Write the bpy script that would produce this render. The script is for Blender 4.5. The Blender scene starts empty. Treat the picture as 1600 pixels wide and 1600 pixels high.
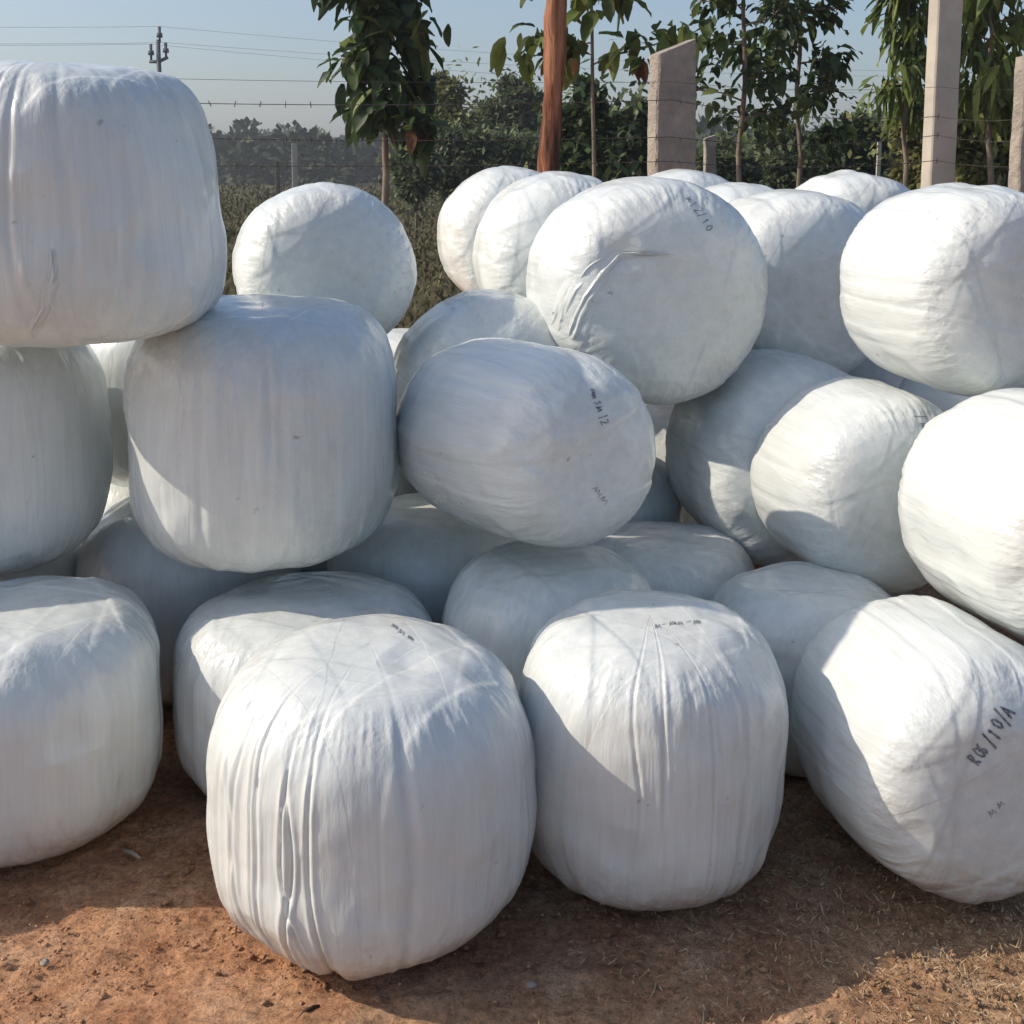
import bpy, math, random
import numpy as np
from mathutils import Vector, Matrix
from mathutils.bvhtree import BVHTree

# ------------------------------------------------------------------ camera, sky, sun, exposure
scene = bpy.context.scene
COL = scene.collection
CAM_H, PITCH, FPX = 1.46, math.radians(7), 1850.0
YPP = 262+FPX*math.tan(PITCH)      # the photograph is a crop from below the lens axis: vertical shift keeps posts upright
cam_d = bpy.data.cameras.new('camera'); cam = bpy.data.objects.new('camera', cam_d); COL.objects.link(cam)
cam_d.sensor_width = 36.0; cam_d.lens = 36.0*FPX/1600.0; cam_d.shift_y = -(800-YPP)/1600.0
cam_d.clip_start = 0.05; cam_d.clip_end = 2000.0
cam.location = (0, 0, CAM_H); cam.rotation_euler = (math.pi/2 - PITCH, 0, 0)
scene.camera = cam

SUN_EL, SUN_AZ = math.radians(35), math.radians(-90)    # azimuth clockwise from +Y
world = bpy.data.worlds.new('World'); scene.world = world; world.use_nodes = True
wn = world.node_tree.nodes; wl = world.node_tree.links
sky = wn.new('ShaderNodeTexSky'); sky.sky_type = 'NISHITA'; sky.sun_disc = False
sky.sun_elevation = SUN_EL; sky.sun_rotation = SUN_AZ
sky.air_density = 1.0; sky.dust_density = 2.6; sky.ozone_density = 3.0
wn['Background'].inputs['Strength'].default_value = 0.15
wl.new(sky.outputs[0], wn['Background'].inputs['Color'])

sun_d = bpy.data.lights.new('sun', 'SUN'); sun_d.energy = 4.0; sun_d.angle = math.radians(0.6)
sun_d.color = (1.0, 0.87, 0.72)
sun = bpy.data.objects.new('sun', sun_d); COL.objects.link(sun)
sd = Vector((math.sin(SUN_AZ)*math.cos(SUN_EL), math.cos(SUN_AZ)*math.cos(SUN_EL), math.sin(SUN_EL)))
sun.rotation_euler = sd.to_track_quat('Z', 'Y').to_euler(); sun.location = sd*20

vs = scene.view_settings
vs.view_transform = 'Standard'; vs.look = 'None'; vs.exposure = 0.1; vs.gamma = 1.0; vs.use_curve_mapping = False

# ------------------------------------------------------------------ helpers
def tag(o, label=None, cat=None, group=None, kind=None):
    if label: o['label'] = label
    if cat: o['category'] = cat
    if group: o['group'] = group
    if kind: o['kind'] = kind
    return o

def empty(name, loc):
    o = bpy.data.objects.new(name, None); o.location = loc; o.empty_display_size = 0.1; COL.objects.link(o); return o

def mesh_obj(name, V, F, mat, parent=None, smooth=True, attrs=None):
    """V (n,3) array, F (m,k) array of equal-sized faces, or a list of faces."""
    me = bpy.data.meshes.new(name)
    if isinstance(F, np.ndarray):
        m, k = F.shape
        me.vertices.add(len(V)); me.vertices.foreach_set('co', np.ascontiguousarray(V, dtype=np.float32).ravel())
        me.loops.add(m*k); me.loops.foreach_set('vertex_index', F.astype(np.int32).ravel())
        me.polygons.add(m); me.polygons.foreach_set('loop_start', np.arange(0, m*k, k, dtype=np.int32))
        me.update(calc_edges=True)
    else:
        me.from_pydata([tuple(v) for v in V], [], [tuple(f) for f in F])
    if smooth: me.polygons.foreach_set('use_smooth', np.ones(len(me.polygons), dtype=bool))
    for an, (ty, data) in (attrs or {}).items():
        a = me.attributes.new(an, ty, 'POINT')
        a.data.foreach_set('vector' if ty == 'FLOAT_VECTOR' else 'value', np.ascontiguousarray(data, dtype=np.float32).ravel())
    me.validate(); me.update()
    if mat: me.materials.append(mat)
    o = bpy.data.objects.new(name, me); COL.objects.link(o)
    if parent: o.parent = parent
    return o

def at(px, py, y):
    """world point on the ray through a picture point, at distance y from the camera plane"""
    a = (px-800)/FPX; b = (YPP-py)/FPX
    d = np.array([a, math.cos(PITCH)+b*math.sin(PITCH), -math.sin(PITCH)+b*math.cos(PITCH)])
    return np.array([0, 0, CAM_H]) + d*(y/d[1])

_g = np.random.default_rng(7)
_T = _g.random((64, 64, 64)).astype(np.float32)
def vnoise(P):
    """smooth 3-D value noise in -1..1, P (n,3)"""
    i = np.floor(P).astype(int); f = P-i; f = f*f*(3-2*f); i &= 63; j = (i+1) & 63
    x0, y0, z0 = i.T; x1, y1, z1 = j.T; fx, fy, fz = f.T
    a = (_T[x0, y0, z0]*(1-fx)+_T[x1, y0, z0]*fx)*(1-fy)+(_T[x0, y1, z0]*(1-fx)+_T[x1, y1, z0]*fx)*fy
    b = (_T[x0, y0, z1]*(1-fx)+_T[x1, y0, z1]*fx)*(1-fy)+(_T[x0, y1, z1]*(1-fx)+_T[x1, y1, z1]*fx)*fy
    return (a*(1-fz)+b*fz)*2-1
def fbm(P, oct=4):
    s = 0; a = 1.0; t = 0
    for k in range(oct):
        s = s+a*vnoise(P*(2**k)+17.3*k); t += a; a *= .5
    return s/t

# ---- node material helpers
def new_mat(name):
    m = bpy.data.materials.new(name); m.use_nodes = True
    return m, m.node_tree, m.node_tree.nodes, m.node_tree.links, m.node_tree.nodes['Principled BSDF']
def noise(nt, vec, scale, detail=4, rough=.55, dist=0):
    n = nt.nodes.new('ShaderNodeTexNoise'); n.inputs['Scale'].default_value = scale
    n.inputs['Detail'].default_value = detail; n.inputs['Roughness'].default_value = rough; n.inputs['Distortion'].default_value = dist
    if vec is not None: nt.links.new(vec, n.inputs['Vector'])
    return n.outputs['Fac']
def ramp(nt, fac, stops):
    r = nt.nodes.new('ShaderNodeValToRGB'); e = r.color_ramp.elements
    e[0].position, e[0].color = stops[0][0], (*stops[0][1], 1); e[1].position, e[1].color = stops[-1][0], (*stops[-1][1], 1)
    for p, c in stops[1:-1]:
        k = e.new(p); k.color = (*c, 1)
    nt.links.new(fac, r.inputs['Fac']); return r.outputs['Color']
def mix(nt, fac, a, b, mode='MIX'):
    m = nt.nodes.new('ShaderNodeMix'); m.data_type = 'RGBA'; m.blend_type = mode
    for s, v in ((m.inputs[0], fac), (m.inputs[6], a), (m.inputs[7], b)):
        if isinstance(v, bpy.types.NodeSocket): nt.links.new(v, s)
        elif isinstance(v, tuple): s.default_value = (*v, 1)
        else: s.default_value = v
    return m.outputs[2]
def mth(nt, op, a, b=0.0, clamp=False):
    m = nt.nodes.new('ShaderNodeMath'); m.operation = op; m.use_clamp = clamp
    for s, v in ((m.inputs[0], a), (m.inputs[1], b)):
        if isinstance(v, bpy.types.NodeSocket): nt.links.new(v, s)
        else: s.default_value = v
    return m.outputs[0]
def bump(nt, h, strength, dist, prev=None):
    b = nt.nodes.new('ShaderNodeBump'); b.inputs['Strength'].default_value = strength; b.inputs['Distance'].default_value = dist
    nt.links.new(h, b.inputs['Height'])
    if prev is not None: nt.links.new(prev, b.inputs['Normal'])
    return b.outputs['Normal']
def coords(nt, kind='Object'):
    return nt.nodes.new('ShaderNodeTexCoord').outputs[kind]
def attr(nt, name, out='Vector'):
    a = nt.nodes.new('ShaderNodeAttribute'); a.attribute_name = name; return a.outputs[out]
def vscale(nt, vec, s, loc=(0, 0, 0)):
    m = nt.nodes.new('ShaderNodeMapping'); m.inputs['Scale'].default_value = s; m.inputs['Location'].default_value = loc
    nt.links.new(vec, m.inputs['Vector']); return m.outputs['Vector']

# ------------------------------------------------------------------ materials
def mat_film():
    m, nt, N, L, P = new_mat('white_stretch_film')
    film = attr(nt, 'film'); oc = coords(nt)
    rnd = N.new('ShaderNodeObjectInfo').outputs['Random']
    add = N.new('ShaderNodeVectorMath'); add.operation = 'ADD'
    cmb = N.new('ShaderNodeCombineXYZ')
    for i in range(3): L.new(mth(nt, 'MULTIPLY', rnd, 37.0+i*11), cmb.inputs[i])
    # streaks running along the wrap
    st1 = vscale(nt, film, (9, 9, .55)); L.new(st1, add.inputs[0]); L.new(cmb.outputs[0], add.inputs[1]); v1 = add.outputs[0]
    s_big = noise(nt, v1, 1.0, 3, .5)
    s_fine = noise(nt, v1, 4.2, 5, .62, .15)
    add2 = N.new('ShaderNodeVectorMath'); add2.operation = 'ADD'; L.new(oc, add2.inputs[0]); L.new(cmb.outputs[0], add2.inputs[1]); v2 = add2.outputs[0]
    blot = noise(nt, v2, 4.0, 5, .6)
    dust = noise(nt, v2, 26.0, 6, .7)
    wr = noise(nt, v2, 9.0, 3, .5, .8)
    edge = attr(nt, 'shoulder', 'Fac')
    rot = N.new('ShaderNodeVectorRotate'); rot.rotation_type = 'Z_AXIS'; L.new(oc, rot.inputs['Vector']); L.new(mth(nt, 'MULTIPLY', rnd, 6.28), rot.inputs['Angle'])
    wob = mth(nt, 'MULTIPLY', mth(nt, 'SUBTRACT', wr, .5), .018); gg_ = random.Random(5); band = None
    for q in range(9):
        a_ = q*2*math.pi/9+gg_.uniform(-.25, .25); dp = N.new('ShaderNodeVectorMath'); dp.operation = 'DOT_PRODUCT'
        L.new(rot.outputs[0], dp.inputs[0]); dp.inputs[1].default_value = (math.cos(a_), math.sin(a_), gg_.uniform(-.12, .12))
        v_ = mth(nt, 'MULTIPLY', mth(nt, 'ADD', mth(nt, 'SUBTRACT', dp.outputs['Value'], gg_.uniform(.07, .26)), wob), 420.0, True)
        band = v_ if band is None else mth(nt, 'ADD', band, v_)
    # colour: milky polythene with thin and thick layers, faint soil smears
    col = ramp(nt, s_big, [(.3, (.645, .70, .715)), (.7, (.735, .785, .795))])
    stk = ramp(nt, s_fine, [(.32, (.93, .915, .88)), (.62, (1, 1, 1))])
    col = mix(nt, .75, col, stk, 'MULTIPLY')
    col = mix(nt, mth(nt, 'MULTIPLY', band, .09, True), mix(nt, 1.0, col, (.93, .925, .90), 'MULTIPLY'), col)
    dirt = mth(nt, 'MULTIPLY', mth(nt, 'SUBTRACT', blot, .50), 2.6, True)
    dirt = mth(nt, 'MULTIPLY', dirt, mth(nt, 'MULTIPLY_ADD', dust, .7, True) if False else dust, True)
    col = mix(nt, mth(nt, 'MULTIPLY', dirt, .55), col, (.56, .44, .33))
    spk = mth(nt, 'MULTIPLY', mth(nt, 'SUBTRACT', noise(nt, v2, 34.0, 2, .5), .73), 14.0, True)
    col = mix(nt, mth(nt, 'MULTIPLY', spk, .6), col, (.3, .27, .24))
    geo = N.new('ShaderNodeNewGeometry'); sz = N.new('ShaderNodeSeparateXYZ'); L.new(geo.outputs['Position'], sz.inputs[0])
    foot = mth(nt, 'SUBTRACT', mth(nt, 'MULTIPLY', dust, .26), sz.outputs[2]); foot = mth(nt, 'MULTIPLY', foot, 9.0, True)
    col = mix(nt, mth(nt, 'MULTIPLY', foot, .55), col, (.42, .24, .15))
    L.new(col, P.inputs['Base Color'])
    L.new(mth(nt, 'MULTIPLY_ADD', blot, .3) if False else mth(nt, 'ADD', mth(nt, 'MULTIPLY', blot, .26), .11), P.inputs['Roughness'])
    P.inputs['IOR'].default_value = 1.48
    P.inputs['Specular IOR Level'].default_value = .5
    P.inputs['Subsurface Weight'].default_value = 0.0
    sidem = attr(nt, 'side', 'Fac')
    b1 = N.new('ShaderNodeBump'); b1.inputs['Distance'].default_value = .006
    L.new(s_fine, b1.inputs['Height']); L.new(mth(nt, 'ADD', mth(nt, 'MULTIPLY', sidem, .17), .035), b1.inputs['Strength']); n1 = b1.outputs[0]
    b2 = N.new('ShaderNodeBump'); b2.inputs['Distance'].default_value = .012
    L.new(s_big, b2.inputs['Height']); L.new(n1, b2.inputs['Normal']); L.new(mth(nt, 'ADD', mth(nt, 'MULTIPLY', edge, .55), .10), b2.inputs['Strength'])
    b3 = N.new('ShaderNodeBump'); b3.inputs['Distance'].default_value = .006
    L.new(wr, b3.inputs['Height']); L.new(b2.outputs[0], b3.inputs['Normal']); L.new(mth(nt, 'ADD', mth(nt, 'MULTIPLY', edge, .40), .05), b3.inputs['Strength'])
    L.new(bump(nt, band, .3, .0014, b3.outputs[0]), P.inputs['Normal'])
    return m

def mat_soil():
    m, nt, N, L, P = new_mat('red_sandy_soil')
    oc = coords(nt)
    big = noise(nt, oc, 1.1, 4, .55, .4); mid = noise(nt, oc, 7.0, 6, .65); fine = noise(nt, oc, 60.0, 6, .75); grit = noise(nt, oc, 190.0, 3, .7)
    red = ramp(nt, mid, [(.3, (.42, .205, .115)), (.5, (.60, .335, .195)), (.72, (.72, .46, .30))])
    tan = ramp(nt, mid, [(.3, (.38, .24, .14)), (.55, (.61, .415, .26)), (.75, (.74, .57, .38))])
    sep = N.new('ShaderNodeSeparateXYZ'); L.new(oc, sep.inputs[0])
    # tan straw dust spreads over the near and right-hand ground
    k = mth(nt, 'ADD', mth(nt, 'MULTIPLY', sep.outputs[0], .42), mth(nt, 'MULTIPLY', mth(nt, 'SUBTRACT', 1.75, sep.outputs[1]), .55))
    k = mth(nt, 'ADD', k, mth(nt, 'MULTIPLY', mth(nt, 'SUBTRACT', big, .5), 2.6))
    k = mth(nt, 'ADD', k, .34, True)
    col = mix(nt, k, red, tan)
    gr = ramp(nt, fine, [(.32, (.40, .34, .30)), (.5, (1, 1, 1)), (.68, (1.5, 1.45, 1.35))])
    col = mix(nt, .85, col, gr, 'MULTIPLY')
    gg = ramp(nt, grit, [(.35, (.7, .66, .62)), (.6, (1.12, 1.1, 1.05))])
    col = mix(nt, .6, col, gg, 'MULTIPLY')
    # farther off, dry weeds instead of bare earth
    far = mth(nt, 'MULTIPLY', mth(nt, 'SUBTRACT', sep.outputs[1], 7.0), .25, True)
    dry = ramp(nt, noise(nt, oc, 1.5, 6, .7), [(.3, (.05, .045, .022)), (.7, (.13, .11, .055))])
    col = mix(nt, far, col, dry)
    L.new(col, P.inputs['Base Color']); P.inputs['Roughness'].default_value = .95; P.inputs['Specular IOR Level'].default_value = .15
    n = bump(nt, mid, .6, .03); n = bump(nt, fine, 1.0, .014, n); n = bump(nt, grit, .9, .005, n)
    L.new(n, P.inputs['Normal']); return m

def mat_simple(name, stops, scale=8, rough=.85, bs=.4, bd=.01, detail=5, vs_=(1, 1, 1), spec=.3):
    m, nt, N, L, P = new_mat(name); oc = vscale(nt, coords(nt), vs_)
    f = noise(nt, oc, scale, detail, .62); L.new(ramp(nt, f, stops), P.inputs['Base Color'])
    f2 = noise(nt, oc, scale*4, 4, .7)
    L.new(bump(nt, f2, bs*.7, bd*.5, bump(nt, f, bs, bd)), P.inputs['Normal'])
    P.inputs['Roughness'].default_value = rough; P.inputs['Specular IOR Level'].default_value = spec; return m

def mat_leaf(name, dark, mid, light, trans=.35, rough=.55):
    m, nt, N, L, P = new_mat(name)
    t = attr(nt, 'tone', 'Fac'); c = ramp(nt, t, [(0, dark), (.55, mid), (1, light)])
    n = noise(nt, coords(nt), 30, 3); c = mix(nt, .5, c, ramp(nt, n, [(.3, (.7, .7, .7)), (.7, (1.2, 1.2, 1.1))]), 'MULTIPLY')
    L.new(c, P.inputs['Base Color']); P.inputs['Roughness'].default_value = rough; P.inputs['Specular IOR Level'].default_value = .35
    tr = N.new('ShaderNodeBsdfTranslucent'); L.new(c, tr.inputs['Color'])
    mx = N.new('ShaderNodeMixShader'); mx.inputs[0].default_value = trans
    L.new(P.outputs[0], mx.inputs[1]); L.new(tr.outputs[0], mx.inputs[2])
    L.new(mx.outputs[0], N['Material Output'].inputs['Surface']); return m

M = dict(
    film=mat_film(), soil=mat_soil(),
    ink=mat_simple('felt_pen_ink', [(.35, (.07, .075, .09)), (.65, (.34, .35, .37))], 90, .6),
    straw=mat_leaf('dry_straw', (.20, .12, .06), (.42, .29, .15), (.68, .55, .36), .1, .8),
    pebble=mat_simple('pebble', [(.3, (.25, .18, .13)), (.7, (.44, .36, .29))], 20, .85),
    twig=mat_simple('dark_twig', [(.3, (.035, .022, .015)), (.7, (.10, .065, .04))], 40, .9),
    stone=mat_simple('rough_granite', [(.25, (.20, .18, .155)), (.5, (.31, .28, .245)), (.75, (.44, .39, .33))], 7, .9, .9, .03, 8),
    concrete=mat_simple('pale_concrete', [(.3, (.36, .34, .29)), (.7, (.52, .49, .42))], 5, .88, .3, .008, 8),
    timber=mat_simple('orange_timber', [(.36, (.045, .025, .018)), (.46, (.20, .075, .038)), (.6, (.36, .17, .095))], 16, .85, 1.0, .02, 7, (1, 1, .10)),
    bark=mat_simple('grey_bark', [(.3, (.10, .085, .07)), (.7, (.26, .22, .175))], 14, .9, .6, .01, 6, (1, 1, .3)),
    wire=mat_simple('rusty_wire', [(.3, (.03, .028, .028)), (.7, (.10, .085, .075))], 30, .6),
    steel=mat_simple('weathered_steel', [(.3, (.06, .065, .07)), (.7, (.15, .16, .17))], 10, .6),
    brick=mat_simple('mud_wall', [(.3, (.10, .07, .05)), (.7, (.19, .14, .10))], 4, .95),
    thatch=mat_simple('dry_thatch', [(.3, (.10, .07, .045)), (.7, (.20, .15, .09))], 9, .95),
    teak=mat_leaf('teak_leaf', (.024, .04, .024), (.065, .11, .04), (.26, .32, .10)),
    teak_dry=mat_leaf('dry_teak_leaf', (.10, .05, .025), (.20, .10, .045), (.33, .18, .08)),
    dull=mat_leaf('dusty_leaf', (.055, .07, .042), (.14, .175, .09), (.30, .34, .17)),
    olive=mat_leaf('olive_leaf', (.08, .095, .04), (.22, .235, .09), (.42, .42, .18)),
    fresh=mat_leaf('fresh_green_leaf', (.05, .075, .022), (.15, .21, .05), (.42, .44, .14)),
    scrub=mat_leaf('dry_scrub', (.045, .042, .02), (.115, .11, .048), (.25, .22, .11), .2, .8),
    far=mat_leaf('far_woodland', (.030, .042, .028), (.055, .072, .042), (.10, .115, .065), .15, .9),
)

# ------------------------------------------------------------------ ground
def ground():
    def axis(lo, hi, a, b, fine, grow=1.22):
        c = list(np.arange(a, b+fine/2, fine)); s = fine
        while c[-1] < hi: s *= grow; c.append(min(hi, c[-1]+s))
        s = fine
        while c[0] > lo: s *= grow; c.insert(0, max(lo, c[0]-s))
        return np.array(c)
    xs = axis(-400, 400, -1.6, 1.7, .011); ys = axis(-30, 600, 1.0, 2.7, .011)
    X, Y = np.meshgrid(xs, ys); P = np.stack([X.ravel(), Y.ravel(), np.zeros(X.size)], 1)
    near = np.exp(-(np.hypot(P[:, 0], P[:, 1]-2.0)/4.0)**2)
    z = fbm(P*np.array([1.6, 1.6, 1])+3, 3)*.010*near
    cl = fbm(P*9+11, 4); z += (np.clip(cl, 0, 1)**1.5*.030+fbm(P*34, 3)*.007)*near
    z += (fbm(P*85+5, 2))*.0030*near
    z -= .004*near
    # soil heaped a little along the lit wedge in front of the left-hand bales
    z += .018*np.exp(-(((P[:, 0]+.62)/.28)**2+((P[:, 1]-1.83)/.14)**2))
    P[:, 2] = z
    nx, ny = len(xs), len(ys); i = np.arange(nx*ny).reshape(ny, nx)
    F = np.stack([i[:-1, :-1], i[:-1, 1:], i[1:, 1:], i[1:, :-1]], -1).reshape(-1, 4)
    return tag(mesh_obj('ground', P, F, M['soil']), kind='structure')
ground()

# ------------------------------------------------------------------ bales
# key: x, y, z of the centre, radius, length, yaw and tilt of the axis, squareness of the profile
BALES = {
    'A': (-0.269, 2.1549, 0.2902, 0.3144, 0.5709, 0, 0, 3.1),
    'B': (0.2797, 2.3239, 0.2877, 0.28, 0.5679, 10, 1, 3.3),
    'C': (-1.0928, 2.4991, 0.2628, 0.3135, 0.5262, 0, 0, 3.6),
    'D': (-0.4876, 2.7061, 0.2302, 0.3195, 0.4681, 0, 0, 3.6),
    'G': (0.8906, 2.3522, 0.2691, 0.2682, 0.5256, 10, 90, 4.0),
    'E': (0.0933, 2.8079, 0.2678, 0.2747, 0.5381, 0, 0, 3.0),
    'F': (0.7245, 2.8197, 0.2298, 0.26, 0.4682, 0, 0, 3.0),
    'P1': (-0.9, 3.2, 0.29, 0.31, 0.58, 0, 0, 3.0),
    'P2': (-0.238, 3.2449, 0.2632, 0.2991, 0.5297, 0, 0, 3.0),
    'P3': (0.4132, 3.2285, 0.226, 0.284, 0.461, 0, 0, 3.0),
    'K': (-1.3502, 2.9098, 0.7808, 0.3394, 0.64, 0, 0, 3.3),
    'M': (-0.6144, 2.8884, 0.8223, 0.3401, 0.6514, 15, 2, 3.5),
    'N': (0.0172, 2.8594, 0.7955, 0.2448, 0.7415, 34, 88, 3.3),
    'Q': (0.805, 3.5, 0.592, 0.318, 0.58, 12, 90, 4.0),
    'R': (0.9445, 3.0978, 0.6201, 0.2701, 0.4943, 12, 90, 3.8),
    'S': (1.1966, 2.5685, 0.6876, 0.2747, 0.5584, 14, 90, 3.8),
    'O': (-0.06, 3.52, 0.785, 0.312, 0.6, 10, 90, 3.4),
    'P5': (-1.03, 3.5, 0.8, 0.31, 0.58, 0, 0, 3.0),
    'T': (-1.0084, 2.6881, 1.3892, 0.3553, 0.626, 15, 3, 3.8),
    'U': (-0.5577, 3.4853, 1.1617, 0.2646, 0.5402, 15, 90, 3.3),
    'V': (0.3847, 3.4595, 1.1101, 0.3319, 0.6024, 14, 90, 3.5),
    'W': (0.1756, 4.0502, 1.1463, 0.305, 0.57, 12, 90, 3.0),
    'W2': (-0.01, 4.7277, 1.185, 0.2829, 0.5695, 12, 90, 3.0),
    'X': (0.9281, 3.9588, 1.0713, 0.3273, 0.5691, 12, 90, 3.4),
    'J': (1.1616, 3.0436, 1.1548, 0.2713, 0.5402, 15, 90, 4.0),
    'Y': (0.8585, 4.5072, 1.1057, 0.3035, 0.5681, 12, 90, 3.0),
    'Z': (0.7289, 5.0407, 1.1546, 0.3053, 0.569, 12, 90, 3.0),
    'AA': (1.3746, 4.8217, 1.1509, 0.3015, 0.5688, 12, 90, 3.0),
}
def axis_rot(yaw, tilt):
    y, t = math.radians(yaw), math.radians(tilt)
    a = np.array([math.sin(y)*math.sin(t), -math.cos(y)*math.sin(t), math.cos(t)])
    b = np.array([math.cos(y), math.sin(y), 0.0]); c = np.cross(a, b)
    return np.stack([b, c, a], 1)

def bale_mesh(R, H, n, seed, nu, nv, creases=(), spin=0.0, pleat=1.0):
    g = np.random.default_rng(seed)
    # profile by arc length so that rings are even
    t = np.linspace(-np.pi/2, np.pi/2, 2001); c = np.cos(t).clip(0); s = np.sin(t)
    pr = R*c**(2/n); pz = H/2*np.sign(s)*np.abs(s)**(2/n)
    arc = np.concatenate([[0], np.cumsum(np.hypot(np.diff(pr), np.diff(pz)))])
    a = np.linspace(arc[-1]*.004, arc[-1]*.996, nv)
    r = np.interp(a, arc, pr); z = np.interp(a, arc, pz)
    dr = np.gradient(r, a); dz = np.gradient(z, a)
    th = np.linspace(0, 2*np.pi, nu, endpoint=False)
    TH, Rr = np.meshgrid(th, r); _, Z = np.meshgrid(th, z); _, A = np.meshgrid(th, a)
    NR = np.repeat(dz[:, None], nu, 1); NZ = np.repeat(-dr[:, None], nu, 1); ln = np.hypot(NR, NZ); NR /= ln; NZ /= ln
    ct, sn = np.cos(TH), np.sin(TH)
    P = np.stack([Rr*ct, Rr*sn, Z], -1).reshape(-1, 3)
    Nn = np.stack([NR*ct, NR*sn, NZ], -1).reshape(-1, 3)
    off = g.random(3)*40
    shoulder = np.exp(-((np.abs(Z)/(H/2)-.80)/.17)**2)*np.clip((Rr/R-.66)/.25, 0, 1)
    side = np.clip(1-(np.abs(Z)/(H/2))**4, 0, 1)
    d = fbm(P*4.2+off, 3)*.014 + fbm(P*11+off, 3)*.0042-np.clip(fbm(P*6.5+off+20, 2)-.25, 0, 1)*.018
    # gathered pleats: narrow along the circumference, long along the wrap
    C = np.stack([ct.ravel(), sn.ravel(), np.zeros(ct.size)], 1)
    p1 = 1-np.abs(fbm(C*9+off+np.outer(Z.ravel(), [0, 0, 2.0]), 2)); p2 = 1-np.abs(fbm(C*22+off+np.outer(Z.ravel(), [0, 0, 3.5]), 2))
    amp = (.07*side*np.clip((Rr/R-.8)/.15, 0, 1)+.7*shoulder).ravel()*(.35+.65*np.clip(vnoise(C*2.1+off+3)+.4, 0, 1))
    d += pleat*amp*((p1**3-.5)*.0060+(p2**3-.5)*.0030)
    # overlap edges of the film: flat bands crossing the ends and running down the sides
    k = 15; xy = P[:, :2]
    for j in range(k):
        an = np.pi*j/k*2+g.normal()*.10+spin; nn = np.array([np.cos(an), np.sin(an)])
        q = xy@nn-(R*g.uniform(.30, .80))+fbm(P*3+off+j, 2)*.015
        d += .0011*np.tanh(q/.0035)*g.uniform(.4, 1.2)
    for (ang, dep, w, z0, z1, wob) in creases:      # single deep folds
        ce = np.radians(ang)+wob*vnoise(np.stack([Z.ravel()*5, Z.ravel()*0+ang, Z.ravel()*0], 1))
        q = (TH.ravel()-ce+np.pi) % (2*np.pi)-np.pi
        e = 1/(1+np.exp(-(Z.ravel()-z0)/.03))/(1+np.exp((Z.ravel()-z1)/.03))
        d += e*dep*(-np.exp(-(q/w)**2)+.55*np.exp(-((q-2.0*w)/(1.3*w))**2)+.35*np.exp(-((q+2.2*w)/(1.2*w))**2))
    P = P+Nn*d[:, None]
    i = np.arange(nu*nv).reshape(nv, nu); j = np.roll(i, -1, 1)
    F = np.stack([i[:-1], j[:-1], j[1:], i[1:]], -1).reshape(-1, 4)
    # poles
    top = P[-nu:].mean(0); bot = P[:nu].mean(0)
    V = np.vstack([P, bot, top]); nb = nu*nv
    F1 = np.stack([j[0], i[0], np.full(nu, nb), np.full(nu, nb)], -1); F2 = np.stack([i[-1], j[-1], np.full(nu, nb+1), np.full(nu, nb+1)], -1)
    rn = np.minimum(1, Rr/R)
    film = np.stack([ct*rn, sn*rn, A*4], -1).reshape(-1, 3); film = np.vstack([film, [[0, 0, 0], [0, 0, arc[-1]*4]]])
    sh = np.concatenate([shoulder.ravel(), [0, 0]]); sd_ = np.concatenate([np.clip((Rr/R-.6)/.3, 0, 1).ravel(), [0, 0]])
    return V, F, F1[:, :3], F2[:, :3], film, sh, sd_

TAPER = {'T': .20, 'A': .05, 'M': .03, 'K': .04}
def make_bale(key, label, res=1.0, creases=(), spin=0.0, pleat=1.0, sag=0.0):
    x, y, z, R, H, yaw, tilt, n = BALES[key]
    seed = sum(ord(c)*(i+3) for i, c in enumerate(key))
    nu, nv = int(420*res), int(190*res)
    V, F, F1, F2, film, sh, sd_ = bale_mesh(R, H, n, seed, nu, nv, creases, spin, pleat)
    V[:, :2] *= (1-TAPER.get(key, 0)*(V[:, 2]/H+.18))[:, None]
    Rm = axis_rot(yaw, tilt)
    W = V@Rm.T
    if sag:                                   # weight flattens the underside a little and swells the belly
        zb = W[:, 2].min(); t = np.clip((W[:, 2]-zb)/.5, 0, 1)
        W[:, :2] *= (1+sag*np.sin(t*np.pi*.9+.35)-sag*.5)[:, None]
        V = W@Rm
    me = bpy.data.meshes.new('wrapped_bale')
    faces = F.tolist()+F1.tolist()+F2.tolist()
    me.from_pydata(V.tolist(), [], faces)
    me.polygons.foreach_set('use_smooth', np.ones(len(me.polygons), dtype=bool))
    a = me.attributes.new('film', 'FLOAT_VECTOR', 'POINT'); a.data.foreach_set('vector', film.astype(np.float32).ravel())
    a = me.attributes.new('shoulder', 'FLOAT', 'POINT'); a.data.foreach_set('value', sh.astype(np.float32))
    a = me.attributes.new('side', 'FLOAT', 'POINT'); a.data.foreach_set('value', sd_.astype(np.float32))
    me.materials.append(M['film'])
    o = bpy.data.objects.new('wrapped_bale', me); COL.objects.link(o)
    o.matrix_world = Matrix.Translation((x, y, z)) @ Matrix([list(r) for r in Rm]).to_4x4()
    tag(o, label, 'bale', 'white film wrapped bales in the stack')
    return o

def caster(o):
    mw = o.matrix_world; me = o.data
    bv = BVHTree.FromPolygons([mw@v.co for v in me.vertices], [tuple(p.vertices) for p in me.polygons])
    return bv
def cast(bv, px, py):
    p = at(px, py, 1.0); o = Vector((0, 0, CAM_H)); d = (Vector(p)-o).normalized()
    h = bv.ray_cast(o, d); return h[0], h[1]

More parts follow.
